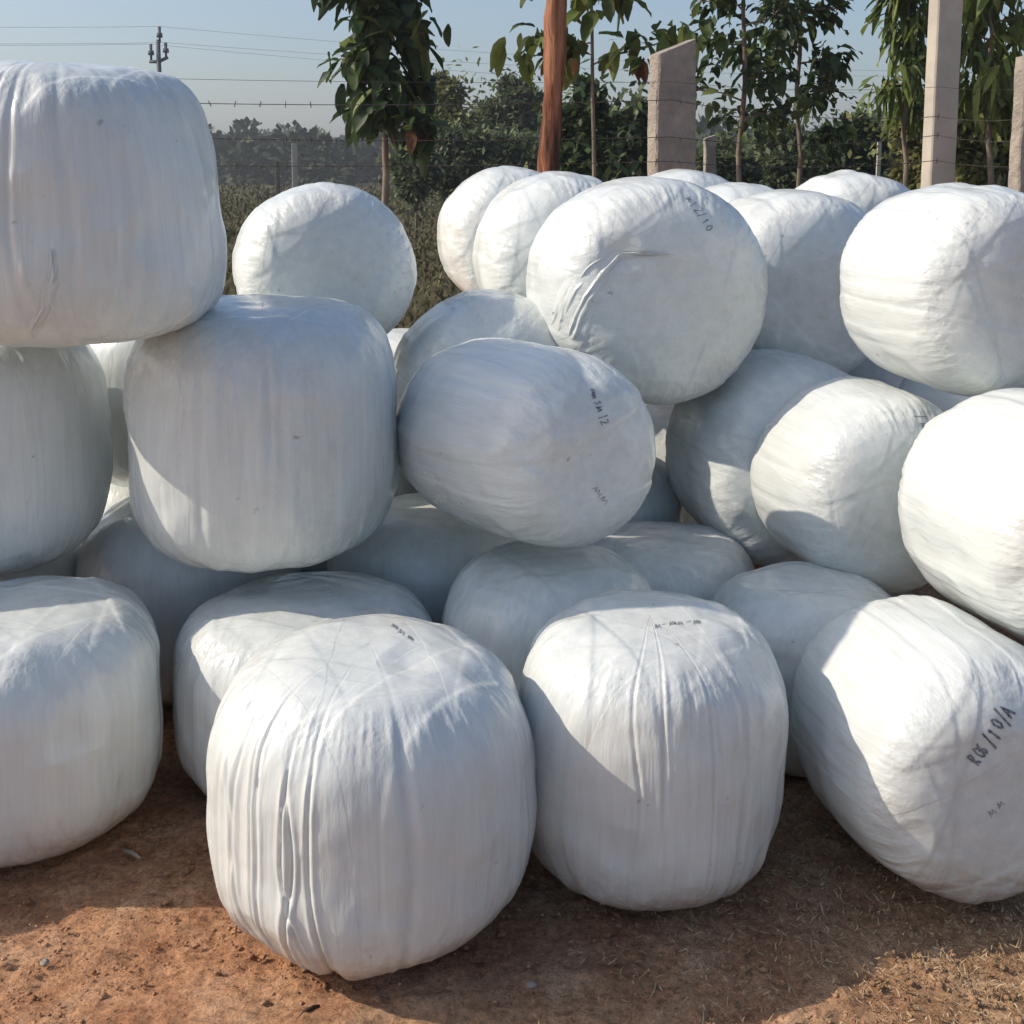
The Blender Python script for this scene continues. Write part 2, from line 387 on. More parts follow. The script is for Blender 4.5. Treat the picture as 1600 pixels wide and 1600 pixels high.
GLY = {  # pen strokes of single characters in a unit box
 '0': [[(.1, .2), (.0, .6), (.25, 1), (.55, .8), (.6, .3), (.35, 0), (.1, .2)]],
 '1': [[(.2, .8), (.35, 1), (.3, 0)]],
 '2': [[(0, .8), (.3, 1), (.55, .75), (.3, .35), (0, 0), (.6, .05)]],
 '4': [[(.4, 1), (0, .35), (.6, .4)], [(.45, .7), (.4, 0)]],
 '6': [[(.5, 1), (.1, .6), (.05, .2), (.3, 0), (.55, .25), (.3, .5), (.1, .35)]],
 '/': [[(.0, -.15), (.45, 1.15)]],
 'R': [[(.1, 0), (.1, 1), (.5, .85), (.45, .55), (.1, .5), (.55, 0)]],
 'A': [[(0, 0), (.3, 1), (.6, 0)], [(.1, .4), (.5, .4)]],
 'm': [[(0, .1), (.1, .7), (.25, .2), (.4, .7), (.5, .2), (.65, .6), (.7, .1)]],
 'n': [[(0, .1), (.1, .7), (.2, .2), (.45, .65), (.55, .1)]],
 's': [[(.5, .8), (.15, .75), (.45, .4), (.1, .1)]],
 '-': [[(0, .4), (.5, .5)]],
}
def handwriting(o, bv, text, p0, p1, height_px, pen=.0022, name='handwriting'):
    """pen strokes from picture point p0 to p1, laid on the film itself"""
    g = random.Random(text)
    V = []; F = []
    p0 = Vector(p0); p1 = Vector(p1); d = p1-p0; L = d.length; u = d/L; w = Vector((u.y, -u.x))
    adv = L/len(text)
    for k, ch in enumerate(text):
        jit = Vector((g.uniform(-.1, .1)*height_px, g.uniform(-.15, .15)*height_px)); sc = g.uniform(.8, 1.1)
        for st in GLY.get(ch, []):
            pts = []
            for a, b in zip(st[:-1], st[1:]):
                for q in range(5): pts.append((a[0]+(b[0]-a[0])*q/5, a[1]+(b[1]-a[1])*q/5))
            pts.append(st[-1])
            prev = None; ring = []
            for (sx, sy) in pts:
                pp = p0+u*(k*adv+sx*adv*1.15*sc)+w*((sy-.5)*height_px*sc)+jit
                h, nrm = cast(bv, pp.x, pp.y)
                if h is None: continue
                ring.append((h+nrm*.0012, nrm))
            base = len(V)
            for i, (h, nrm) in enumerate(ring):
                a = ring[max(0, i-1)][0]; b = ring[min(len(ring)-1, i+1)][0]; t = (b-a)
                if t.length < 1e-6: t = Vector((1, 0, 0))
                s = t.normalized().cross(nrm).normalized()*pen*.6*g.uniform(.5, 1.1)
                V += [h-s, h+nrm*.0006, h+s]
            for i in range(len(ring)-1):
                b0 = base+i*3; F += [(b0, b0+1, b0+4, b0+3), (b0+1, b0+2, b0+5, b0+4)]
    inv = o.matrix_world.inverted()
    h = mesh_obj(name, [inv@v for v in V], F, M['ink'], o)
    return h

def film_tail(o, bv, path, widths, seed, lift=.012, folds=5, name='loose_film'):
    """a gathered strip of loose film lying on the wrap along picture points"""
    g = np.random.default_rng(seed)
    pts = np.array(path, float); t = np.linspace(0, len(pts)-1, 60); px = np.interp(t, range(len(pts)), pts[:, 0]); py = np.interp(t, range(len(pts)), pts[:, 1])
    wd = np.interp(t, range(len(pts)), widths); m = 41; V = []; film = []
    dx = np.gradient(px); dy = np.gradient(py); ln = np.hypot(dx, dy); nxp, nyp = -dy/ln, dx/ln
    ph = g.random(4)*9
    for i in range(60):
        for j in range(m):
            s = (j/(m-1))*2-1; e = (1-s*s)*min(1, i/5, (59-i)/5)
            h, nrm = cast(bv, px[i]+nxp[i]*wd[i]*s+2*math.sin(i*.35+ph[0]), py[i]+nyp[i]*wd[i]*s)
            if h is None: h, nrm = Vector(V[-1]), Vector((0, -1, 0))
            f = (1-abs(fbm(np.array([[s*folds*.9+ph[3], i*.035, seed]]), 3)[0])*2.2)**3*.8+.2*vnoise(np.array([[s*9+ph[3], i*.14, seed]]))[0]
            V.append(tuple(h+nrm*(-.002+lift*e*f+.002*e))); film.append((s*1.2, i*.01, i*.03))
    i = np.arange(60*m).reshape(60, m)
    F = np.stack([i[:-1, :-1], i[:-1, 1:], i[1:, 1:], i[1:, :-1]], -1).reshape(-1, 4)
    inv = np.array(o.matrix_world.inverted()); Vn = np.array(V)@inv[:3, :3].T+inv[:3, 3]
    return mesh_obj(name, Vn, F, M['film'], o, attrs={'film': ('FLOAT_VECTOR', np.array(film)), 'shoulder': ('FLOAT', np.ones(len(V))*.4), 'side': ('FLOAT', np.ones(len(V))*.5)})

# angles: 270 deg faces the camera for upright bales, 180 deg faces left
cA = [(226, .0045, .016, -.24, .17, .08), (229, .004, .010, -.25, .20, .06), (236, .004, .014, -.25, .20, .06), (246, .007, .015, -.26, .13, .08), (249, .005, .010, -.22, .17, .07), (258, .0055, .013, -.27, .19, .06), (221, .003, .012, -.2, .2, .07),
      (213, .006, .03, -.22, .15, .06), (200, .006, .03, -.2, .17, .05), (262, .011, .06, -.34, -.20, .04), (288, .004, .03, -.2, .2, .05), (190, .004, .03, -.2, .2, .05)]
cB = [(250, .0025, .012, -.2, .25, .07), (262, .003, .012, .0, .25, .07), (280, .002, .01, -.2, .25, .07), (295, .003, .03, -.25, .2, .05), (310, .018, .05, -.33, -.19, .04)]
cT = [(236, .006, .02, -.2, .24, .06), (246, .009, .022, -.24, .10, .08), (258, .005, .02, -.1, .25, .05), (252, .005, .015, .0, .25, .05), (275, .003, .03, -.25, .25, .05), (295, .003, .03, -.2, .25, .05)]
cM = [(268, .0055, .022, -.02, .24, .03), (272, .005, .03, -.1, .12, .02), (240, .003, .03, -.2, .2, .05)]
cK = [(285, .006, .03, -.2, .1, .1), (298, .005, .02, -.25, .05, .1)]
SPEC = {
 'A': ('white wrapped bale with deep vertical creases standing at the very front of the stack', 1.25, cA, 0, 1.3),
 'B': ('upright bale right of the creased front bale, faint pen line across its top', 1.1, cB, .4, 1.0),
 'C': ('leftmost bale on the ground, upright under a two bale column', 1.0, (), .2, .7),
 'D': ('upright bale half hidden behind the creased front bale, sunlit wedge on its left', 1.0, (), .9, 1.2),
 'G': ('bale lying at lower right on the ground with a dark handwritten date on its end', 1.15, (), .3, .8),
 'E': ('shaded domed bale on the ground behind and between the two foremost bales', .7, (), 0, .6),
 'F': ('shaded bale top just behind the gap between front right bale and dated bale', .7, (), 0, .5),
 'P1': ('dark shaded bale deep in the gap between the two left ground bales', .55, (), 0, .5),
 'P2': ('shaded bale wedged low behind the big upright second tier bale, right of its base', .55, (), 0, .5),
 'P3': ('shaded bale low in the gap under the two middle second tier bales', .55, (), 0, .5),
 'K': ('bale cut by the left edge in the second tier, directly under the topmost bale', 1.0, cK, .1, .9),
 'M': ('big upright second tier bale left of centre with a blue shaded top', 1.1, cM, .6, .8),
 'N': ('rounded bale lying mid stack with a pen mark on its upper right', 1.1, (), .2, .7),
 'Q': ('shaded second tier bale lying between the middle bale and the sunlit right ones', .9, (), .5, .7),
 'R': ('sunlit second tier bale at right with a rounded shadow on its lower left', 1.05, (), .7, .7),
 'S': ('brightly sunlit bale cut by the right edge, resting on the dated bale', 1.05, (), .3, .7),
 'O': ('shaded bale behind the middle bale, filling the gap below the left top row', .7, (), .3, .6),
 'P5': ('bale glimpsed as a thin sliver between the two left second tier bales', .5, (), 0, .5),
 'T': ('topmost bale of all, upright at the upper left with a gathered crease', 1.15, cT, .2, 1.2),
 'U': ('bale lying on the left of the top row, sunlit crest over a blue shaded face', .9, (), .1, .9),
 'V': ('big top row bale at centre with a gathered strip of loose film', 1.1, (), .5, 1.0),
 'W': ('sunlit top row bale immediately behind the bale with the loose film strip', .9, (), .2, 1.3),
 'W2': ('rearmost bale of the centre top row, its left side outermost against the scrub', .8, (), .4, 1.0),
 'X': ('top row bale in the gap between the loose film bale and the large right one', .9, (), .2, 1.0),
 'J': ('large bale at the right end of the top row, sunlit side and grey shaded end', 1.1, (), .4, .9),
 'Y': ('small looking far bale top in the notch right of the central top bale', .6, (), .4, 1.0),
 'Z': ('far bale top peeping over the crest of the central top bale below the stone pillar', .6, (), .1, 1.0),
 'AA': ('far bale crest left of the concrete pole, behind the right top row', .6, (), .6, 1.0),
}
BO = {k: make_bale(k, v[0], v[1], v[2], v[3], v[4]) for k, v in SPEC.items()}
# bales inside the stack carrying the back rows; the photo sees them at most as slivers
HID = [(-1.2, 3.75, .29, 0), (-.56, 3.66, .29, 0), (.27, 3.74, .29, 0), (1.15, 3.98, .25, 1), (.0, 4.35, .30, 0), (.62, 4.35, .30, 0), (1.5, 4.6, .3, 0), (.9, 4.98, .3, 0), (1.6, 5.2, .3, 0),
       (-1.46, 3.15, .25, 0), (-.55, 4.3, .29, 0), (-.35, 3.98, .62, 2), (.1, 4.42, .66, 2), (1.0, 4.85, .62, 2), (1.55, 4.85, .65, 2), (1.72, 3.3, .29, 0), (1.55, 3.75, .62, 2)]
hb = None
for x, y, z, kind in HID:
    BALES['hid'] = (x, y, z, .295, .56, 20, 90 if kind == 2 else 0, 3.0)
    b = make_bale('hid', 'white wrapped bale buried in the back of the stack under the top row', .3)
    b['group'] = 'bales buried inside the stack'
# one more bale just left of the picture, whose shadow reaches in
for ox, oy, oz, lab in ((-1.76, 2.36, .285, 'upright wrapped bale on the ground left of the leftmost ground bale'), (-1.92, 2.72, .875, 'upright wrapped bale of the second tier beyond the left edge')):
    BALES['off'] = (ox, oy, oz, .305, .57, 0, 0, 3.3); make_bale('off', lab, .4)

bpy.context.view_layer.update()
bv = {k: caster(BO[k]) for k in ('A', 'B', 'G', 'N', 'R', 'V', 'T', 'D', 'X')}
handwriting(BO['G'], bv['G'], 'R06/10/A', (1518, 1192), (1580, 1104), 26, .0042)
handwriting(BO['G'], bv['G'], 'nn', (1545, 1270), (1570, 1250), 16, .0012)
handwriting(BO['B'], bv['B'], 'n-mn-m', (1022, 978), (1096, 970), 11, .0013)
handwriting(BO['N'], bv['N'], 'mnsn12', (925, 606), (947, 668), 14, .0022)
handwriting(BO['N'], bv['N'], 'mn', (930, 760), (955, 790), 16, .0012)
handwriting(BO['R'], bv['R'], '/mn', (1436, 648), (1452, 690), 14, .0022)
handwriting(BO['V'], bv['V'], 'n12/10', (1076, 308), (1112, 362), 12, .0022)
handwriting(BO['A'], bv['A'], 'mnm', (612, 978), (650, 1000), 12, .0012)
film_tail(BO['V'], bv['V'], [(1062, 398), (1000, 396), (962, 396), (935, 425), (905, 460), (893, 500), (878, 528)], [5, 8, 16, 36, 42, 38, 40], 3, .009, 6)
film_tail(BO['T'], bv['T'], [(78, 380), (88, 420), (76, 450), (72, 480), (56, 515), (48, 532)], [4, 14, 16, 18, 16, 10], 5, .006, 3)

# ------------------------------------------------------------------ straw, pebble, twigs on the ground
def litter(name, n, seed, region, Ls, Ws, mat, label, cat, zoff=.004):
    g = np.random.default_rng(seed); V = []; F = []; T = []
    x = g.uniform(region[0], region[1], n*3); y = g.uniform(region[2], region[3], n*3)
    Pn = np.stack([x*1.3, y*1.3, x*0+4], 1); dens = fbm(Pn, 3)+.45*(x+.2)+.9*(1.8-y)*.5
    keep = dens > g.random(len(x))*1.1-.45; x, y = x[keep][:n], y[keep][:n]; n = len(x)
    L = g.lognormal(0, .5, n)*Ls; W = Ws*g.uniform(.6, 1.6, n); a = g.uniform(0, np.pi, n); tl = g.normal(0, .28, n); z = zoff+g.random(n)*.012
    dx, dy, dz = np.cos(a)*np.cos(tl), np.sin(a)*np.cos(tl), np.abs(np.sin(tl)); cx, cy = -np.sin(a), np.cos(a)
    bend = g.normal(0, .18, n)
    vs_ = []
    for t, wv in ((-.5, .6), (0, 1), (.5, .35)):
        bx = x+dx*L*t+cx*bend*L*(t*t*2); by = y+dy*L*t+cy*bend*L*(t*t*2); bz = z+dz*L*(t+.5)
        vs_ += [np.stack([bx-cx*W*wv, by-cy*W*wv, bz], 1), np.stack([bx, by, bz+W*.8*wv], 1), np.stack([bx+cx*W*wv, by+cy*W*wv, bz], 1)]
    V = np.stack(vs_, 1).reshape(-1, 3); b = np.arange(n)[:, None, None]*9
    q = np.array([[0, 1, 4, 3], [1, 2, 5, 4], [3, 4, 7, 6], [4, 5, 8, 7]])[None]; F = (b+q).reshape(-1, 4)
    T = np.repeat(g.random(n), 9)
    o = mesh_obj(name, V, F, mat, smooth=False, attrs={'tone': ('FLOAT', T)})
    return tag(o, label, cat, kind='stuff')
litter('straw_litter', 19000, 4, (-1.5, 1.7, 1.15, 2.6), .010, .0010, M['straw'], 'chopped dry straw scattered over the red soil before the bales', 'straw')

def crumbs():
    g = np.random.default_rng(19); n = 26000; x = g.uniform(-1.6, 1.7, n); y = g.uniform(1.15, 2.5, n)
    keep = fbm(np.stack([x*2.2, y*2.2, x*0+9], 1), 3)+g.random(n)*.9 > .25; x, y = x[keep], y[keep]; n = len(x)
    r_ = np.minimum(g.lognormal(-.2, .55, n)*.0030, .012)
    base = np.array([[1, 0, 0], [0, 1, 0], [-1, 0, 0], [0, -1, 0], [.1, .05, .9], [0, 0, -.8], [.72, .7, .3], [-.7, .68, .25]])
    from_f = np.array([[0, 6, 4], [6, 1, 4], [1, 7, 4], [7, 2, 4], [2, 3, 4], [3, 0, 4], [0, 5, 6], [6, 5, 1], [1, 5, 7], [7, 5, 2], [2, 5, 3], [3, 5, 0]])
    a = g.uniform(0, 6.28, n); c, s = np.cos(a)[:, None], np.sin(a)[:, None]
    B = base[None]*g.uniform(.6, 1.3, (n, 8, 3))*r_[:, None, None]
    V = np.stack([B[..., 0]*c-B[..., 1]*s+x[:, None], B[..., 0]*s+B[..., 1]*c+y[:, None], B[..., 2]*.8+.004+g.random((n, 1))*.006], -1).reshape(-1, 3)
    F = (np.arange(n)[:, None, None]*8+from_f[None]).reshape(-1, 3)
    tag(mesh_obj('soil_crumbs', V, F, M['soil'], smooth=False), 'loose crumbs of soil scattered over the ground in front', 'soil', kind='stuff')
crumbs()

def blob(name, loc, r, mat, seed, label, cat, nu=28, nv=16, spike=.18):
    t = np.linspace(-np.pi/2, np.pi/2, nv); u = np.linspace(0, 2*np.pi, nu, endpoint=False)
    T, U = np.meshgrid(t, u, indexing='ij'); P = np.stack([np.cos(T)*np.cos(U), np.cos(T)*np.sin(U), np.sin(T)], -1).reshape(-1, 3)
    P = P*(1+spike*fbm(P*1.5+seed, 3))[:, None]*np.array(r); i = np.arange(nu*nv).reshape(nv, nu); j = np.roll(i, -1, 1)
    o = mesh_obj(name, P, np.stack([i[:-1], j[:-1], j[1:], i[1:]], -1).reshape(-1, 4), mat); o.location = loc
    return tag(o, label, cat)
def ground_at(px, py): 
    p = at(px, py, 1.0); d = p-np.array([0, 0, CAM_H]); return np.array([0, 0, CAM_H])+d*(-CAM_H/d[2])
pb = ground_at(830, 1546); blob('pebble', (pb[0], pb[1], .009), (.011, .007, .006), M['pebble'], 3, 'small pale pebble on the shaded soil in front of the two foremost bales', 'pebble')
pb = ground_at(70, 1512); blob('pebble', (pb[0], pb[1], .010), (.008, .008, .006), M['stone'], 9, 'reddish pebble on the sunlit soil at lower left', 'pebble')

def tube(pts, rad, sides=10, jitter=0, seed=0, cap=True):
    pts = np.array(pts, float); n = len(pts); rad = np.broadcast_to(np.array(rad, float), (n,))
    tg = np.gradient(pts, axis=0); tg /= np.linalg.norm(tg, axis=1)[:, None]
    ref = np.array([1.0, .3, .05]) if abs(tg[0, 0]) < .8 else np.array([0, .2, 1.0])
    V = []
    for i in range(n):
        a = np.cross(tg[i], ref); a /= np.linalg.norm(a); b = np.cross(tg[i], a)
        for k in range(sides):
            t = 2*np.pi*k/sides; V.append(pts[i]+(a*math.cos(t)+b*math.sin(t))*rad[i])
    V = np.array(V)
    if jitter: V = V+fbm(V*9+seed, 3)[:, None]*jitter*np.array([1, 1, .2])
    F = [(i*sides+k, i*sides+(k+1) % sides, (i+1)*sides+(k+1) % sides, (i+1)*sides+k) for i in range(n-1) for k in range(sides)]
    if cap: F += [tuple(range(sides))[::-1], tuple((n-1)*sides+k for k in range(sides))]
    return V, F
def join(parts):
    V = []; F = []; b = 0
    for v, f in parts:
        V.append(np.array(v)); F += [tuple(i+b for i in q) for q in f]; b += len(v)
    return np.vstack(V), F

p = ground_at(478, 1592); V, F = tube([(p[0]-.014, p[1]-.016, .008), (p[0], p[1], .014), (p[0]+.012, p[1]+.013, .012), (p[0]+.02, p[1]+.019, .01)], [.003, .0045, .004, .002], 8, .002)
tag(mesh_obj('twig', V, F, M['twig']), 'short dark twig on the soil at the bottom edge', 'twig')
p = ground_at(207, 1342); V, F = tube([(p[0]-.022, p[1]+.013, .012), (p[0], p[1], .014), (p[0]+.022, p[1]-.014, .010)], [.0035, .0045, .003], 8, .001)
tag(mesh_obj('straw_stalk', V, F, M['pebble']), 'pale straw stalk lying beside the leftmost ground bale', 'straw stalk')

# ------------------------------------------------------------------ fence: posts, poles, wires
def pillar(px0, px1, pytop, y, label, name='stone_pillar', mat='stone', depth=None, rotz=.35, slant=.06, seed=1, cat='stone post', rough=.018, lean=0):
    c = at((px0+px1)/2, 262, y); w = (px1-px0)/FPX*y*1.03; top = at((px0+px1)/2, pytop, y)[2]
    wf = w/(math.cos(rotz)+.5*abs(math.sin(rotz))) if rotz else w
    dp = wf*.5 if depth is None else depth
    nz = 60; V = []; prof = []
    for s in range(4):
        cx, cy = [(-1, -1), (1, -1), (1, 1), (-1, 1)][s]; nx_, ny_ = [(1, -1), (1, 1), (-1, 1), (-1, -1)][s]
        for q in range(8):
            t = q/8; prof.append((cx+(nx_-cx)*t if nx_ != cx else cx, cy+(ny_-cy)*t if ny_ != cy else cy))
    prof = np.array(prof); 
    rr = (np.abs(prof[:, 0])**8+np.abs(prof[:, 1])**8)**(-1/8); prof = prof*np.minimum(1, rr)[:, None]
    for k in range(nz):
        z = k/(nz-1); V.append(np.stack([prof[:, 0]*wf/2*(1.03-.05*z), prof[:, 1]*dp/2, np.full(32, -.2)+z*(top+.2)+z**6*slant*prof[:, 0]], 1))
    V = np.vstack(V); V[:, :2] += V[:, :2]*0+np.stack([fbm(V*5+seed, 4), fbm(V*5+seed+9, 4)], 1)*rough
    F = [(k*32+i, k*32+(i+1) % 32, (k+1)*32+(i+1) % 32, (k+1)*32+i) for k in range(nz-1) for i in range(32)]
    V = np.vstack([V, [[0, 0, top+slant*.2-.005]]]); F += [((nz-1)*32+i, (nz-1)*32+(i+1) % 32, len(V)-1) for i in range(32)]
    o = mesh_obj(name, V, F, M[mat], smooth=False); o.location = (c[0], y, 0); o.rotation_euler = (0, lean, rotz)
    tag(o, label, cat); return o
pillar(1011, 1086, 74, 7.0, 'broad rough stone pillar with a slanted top rising behind the central top bale', slant=.05, rotz=.38, seed=4)
pillar(1578, 1640, 84, 7.0, 'stone pillar at the right edge of the picture, right of the concrete pole', slant=.02, rotz=.3, seed=8)
pillar(1098, 1119, 214, 12.5, 'small stone post between the broad stone pillar and the leafy saplings', slant=.02, rotz=.3, seed=12)
pillar(1438, 1492, -330, 7.4, 'tall square concrete pole running out of the top of the picture', name='concrete_pole', mat='concrete', cat='pole', rotz=.42, slant=0, rough=.003, seed=3, lean=.004)
pillar(1369, 1376, 222, 14, 'thin pale post in front of the low mud hut', name='fence_post', mat='concrete', cat='post', rotz=.2, slant=0, rough=.003, seed=5)
pillar(456, 465, 224, 24, 'slim pale fence post above the left top row bale', name='fence_post', mat='concrete', cat='post', rotz=.2, slant=0, rough=.004, seed=6)
pillar(430, 437, 252, 27, 'short distant post left of the slim pale fence post', name='fence_post', mat='bark', cat='post', rotz=.2, slant=0, rough=.004, seed=7)
# round orange timber post
b = at(862, 262, 6.5); t = at(877, -260, 6.5)
k = np.linspace(0, 1, 50)[:, None]; base = b+(b-t)*.85; base[2] = -.1; pts = base+(t-base)*k
pts[:, 0] += .012*np.sin(k[:, 0]*9)+.006*np.sin(k[:, 0]*23)
V, F = tube(pts, .058+.004*np.sin(k[:, 0]*31), 28, .022, 3)
tag(mesh_obj('timber_post', V, F, M['timber']), 'orange brown round timber post rising behind the centre bales', 'post')

def wire(name, pts, sag, rad, label, barbs=0, seed=0, cat='wire', group=None):
    parts = []; g = random.Random(seed); allp = []
    for a, b_ in zip(pts[:-1], pts[1:]):
        a, b_ = np.array(a), np.array(b_); s = np.linspace(0, 1, 40)[:, None]; q = a+(b_-a)*s; q[:, 2] -= (4*s*(1-s))[:, 0]*sag; allp.append(q)
    q = np.vstack(allp); keep = np.concatenate([[True], np.linalg.norm(np.diff(q, axis=0), axis=1) > 1e-5]); q = q[keep]
    parts.append(tube(q, rad, 6))
    if barbs:
        d = np.concatenate([[0], np.cumsum(np.linalg.norm(np.diff(q, axis=0), axis=1))])
        for t in np.arange(.05, d[-1], barbs):
            c = np.array([np.interp(t, d, q[:, i]) for i in range(3)])
            for _ in range(2):
                v = np.array([g.uniform(-.5, .5), g.uniform(-.4, .4), g.uniform(.5, 1)]); v = v/np.linalg.norm(v)*.020
                parts.append(tube([c-v, c, c+v], [.0008, .0022, .0008], 5))
    V, F = join(parts); return tag(mesh_obj(name, V, F, M['wire']), label, cat, group)
Yf = 6.86; barb_r = .0023
def fz(py, px=1050): return at(px, py, Yf)[2]
L0 = at(180, 262, 6.6)[0]; P1x = at(1048, 262, Yf)[0]; P2x = at(1465, 262, 7.25)[0]; P3x = at(1608, 262, Yf)[0]
for nm, (l, m_, r_, e), sg, bb in (('topmost', (112, 128, 128, 128), .03, 0), ('second', (146, 156, 177, 166), .05, .14), ('third', (196, 214, 208, 205), .05, .14), ('lowest', (245, 252, 250, 250), .04, .14)):
    wire('barbed_wire' if bb else 'plain_wire', [(L0-1.5, 6.6, fz(l)), (P1x, Yf, fz(m_)), (P2x, 7.28, fz(r_)), (P3x+.3, Yf, fz(e))], sg, barb_r if bb else .0013,
         {'topmost': 'thin plain wire, uppermost strand strung left of the stone pillars', 'second': 'barbed wire strand crossing below the teak crown at upper left', 'third': 'barbed wire strand running at mid height between stone pillars', 'lowest': 'lowest barbed wire strand just above the bale tops'}[nm], bb, 3, 'barbed wire' if bb else 'wire', 'strands of the wire fence')

# power pole far left with its conductors
pp = at(254, 262, 42)
root = tag(empty('power_pole', (pp[0], 42, 0)), 'dark power pole with insulators showing just above the topmost bale', 'power pole')
zt = at(254, 62, 42)[2]
V, F = tube([(0, 0, 0), (0, 0, zt*.5), (0, 0, zt)], [.13, .10, .07], 12); mesh_obj('pole', V, F, M['steel'], root)
V, F = tube([(-.32, 0, zt-.75), (0, 0, zt-.75), (.32, 0, zt-.6)], .06, 6); mesh_obj('cross_arm', V, F, M['steel'], root)
ins = []
for x, z0, h in ((-.26, zt-.7, .55), (.06, zt-.1, .55), (.26, zt-.6, .5)):
    V, F = tube([(x, 0, z0), (x, 0, z0+h*.3), (x, 0, z0+h*.32), (x, 0, z0+h*.6), (x, 0, z0+h*.62), (x, 0, z0+h)], [.04, .04, .11, .10, .05, .06], 10)
    mesh_obj('insulator', V, F, M['steel'], root); ins.append((pp[0]+x, 42, z0+h))
for i, (q, lab) in enumerate(zip(ins, ('faint power line in the sky, the lower of three from the power pole', 'faint power line in the sky, the highest of three from the power pole', 'faint power line in the sky, the middle one of three from the power pole'))):
    a = (q[0]-26, 36, q[2]+.3); c = (q[0]+34, 52, q[2]-1.2+.4*i)
    wire('power_line', [a, q, c], .35, .0045, lab, 0, 3, 'power line', 'power lines from the pole')

# ------------------------------------------------------------------ vegetation
def leaves(C, D, L, Wd, g, tone, droop=.4, simple=False):
    """leaf blades at points C pointing along D (n,3); returns V, F(quads), tone"""
    n = len(C); D = D/np.linalg.norm(D, axis=1)[:, None]
    up = np.array([0, 0, 1.0])+g.normal(0, .35, (n, 3)); S = np.cross(D, up); S /= np.linalg.norm(S, axis=1)[:, None]+1e-9; U = np.cross(S, D)
    L = np.broadcast_to(L, (n,))[:, None]; W = L*Wd
    vs_ = []
    if simple:
        for t, w in ((0, .15), (.5, 1.0), (1.0, .12)):
            c = C+D*L*t-U*L*droop*.3*t*t
            vs_ += [c-S*W*w/2, c+S*W*w/2]
        V = np.stack(vs_, 1).reshape(-1, 3); q = np.array([[0, 1, 3, 2], [2, 3, 5, 4]])[None]; k = 6
    else:
        dr = g.uniform(.3, 1.3, (n, 1))*droop
        for t, w in ((0, .08), (.18, .62), (.42, 1.0), (.7, .82), (.9, .38), (1.0, .03)):
            c = C+D*L*t-up_z*L*dr*t*t*.6
            wav = g.normal(0, .05, (n, 1))*L
            vs_ += [c-S*W*w/2+U*(W*.16*w+wav), c-U*W*.02, c+S*W*w/2+U*(W*.16*w-wav)]
        V = np.stack(vs_, 1).reshape(-1, 3); q = []
        for r in range(5):
            b0 = r*3; q += [[b0, b0+1, b0+4, b0+3], [b0+1, b0+2, b0+5, b0+4]]
        q = np.array(q)[None]; k = 18
    F = (np.arange(n)[:, None, None]*k+q).reshape(-1, 4)
    return V, F, np.repeat(tone, k)
up_z = np.array([0, 0, 1.0])

def crown_obj(parts, mat, parent, name='crown'):
    V = []; F = []; T = []; b = 0
    for v, f, t in parts: V.append(v); F.append(f+b); T.append(t); b += len(v)
    return mesh_obj(name, np.vstack(V), np.vstack(F), mat, parent, smooth=True, attrs={'tone': ('FLOAT', np.concatenate(T))})

def branchy(g, base, top, rt, nb, reach, zlo, dirs=None, upw=.35, nsub=3):
    """trunk pts, list of limb polylines"""
    s = np.linspace(0, 1, 16)[:, None]; tr = base+(top-base)*s; tr[:, :2] += (np.cumsum(g.normal(0, 1, (16, 2)), 0)*.006*np.linalg.norm(top-base))*np.sin(s*np.pi*.9)
    limbs = []
    for i in range(nb):
        f = zlo+(1-zlo)*(i+.5)/nb; p0 = np.array([np.interp(f, s[:, 0], tr[:, c]) for c in range(3)])
        a = i*2.4+g.uniform(-.4, .4); L = reach*g.uniform(.6, 1.1)*(1.05-.45*f)
        d = np.array([math.cos(a), math.sin(a), upw*g.uniform(.4, 1.6)]); q = [p0+d*L*t+np.array([0, 0, -.12*L*t*t])+g.normal(0, .02*L, 3) for t in np.linspace(0, 1, 6)]
        limbs.append(np.array(q))
        for _ in range(nsub-1):
            k = g.integers(2, 5); d2 = d+g.normal(0, .7, 3); d2[2] = abs(d2[2])*.6; limbs.append(np.array([q[k]+d2*L*.5*t for t in np.linspace(0, 1, 4)]))
    return tr, limbs

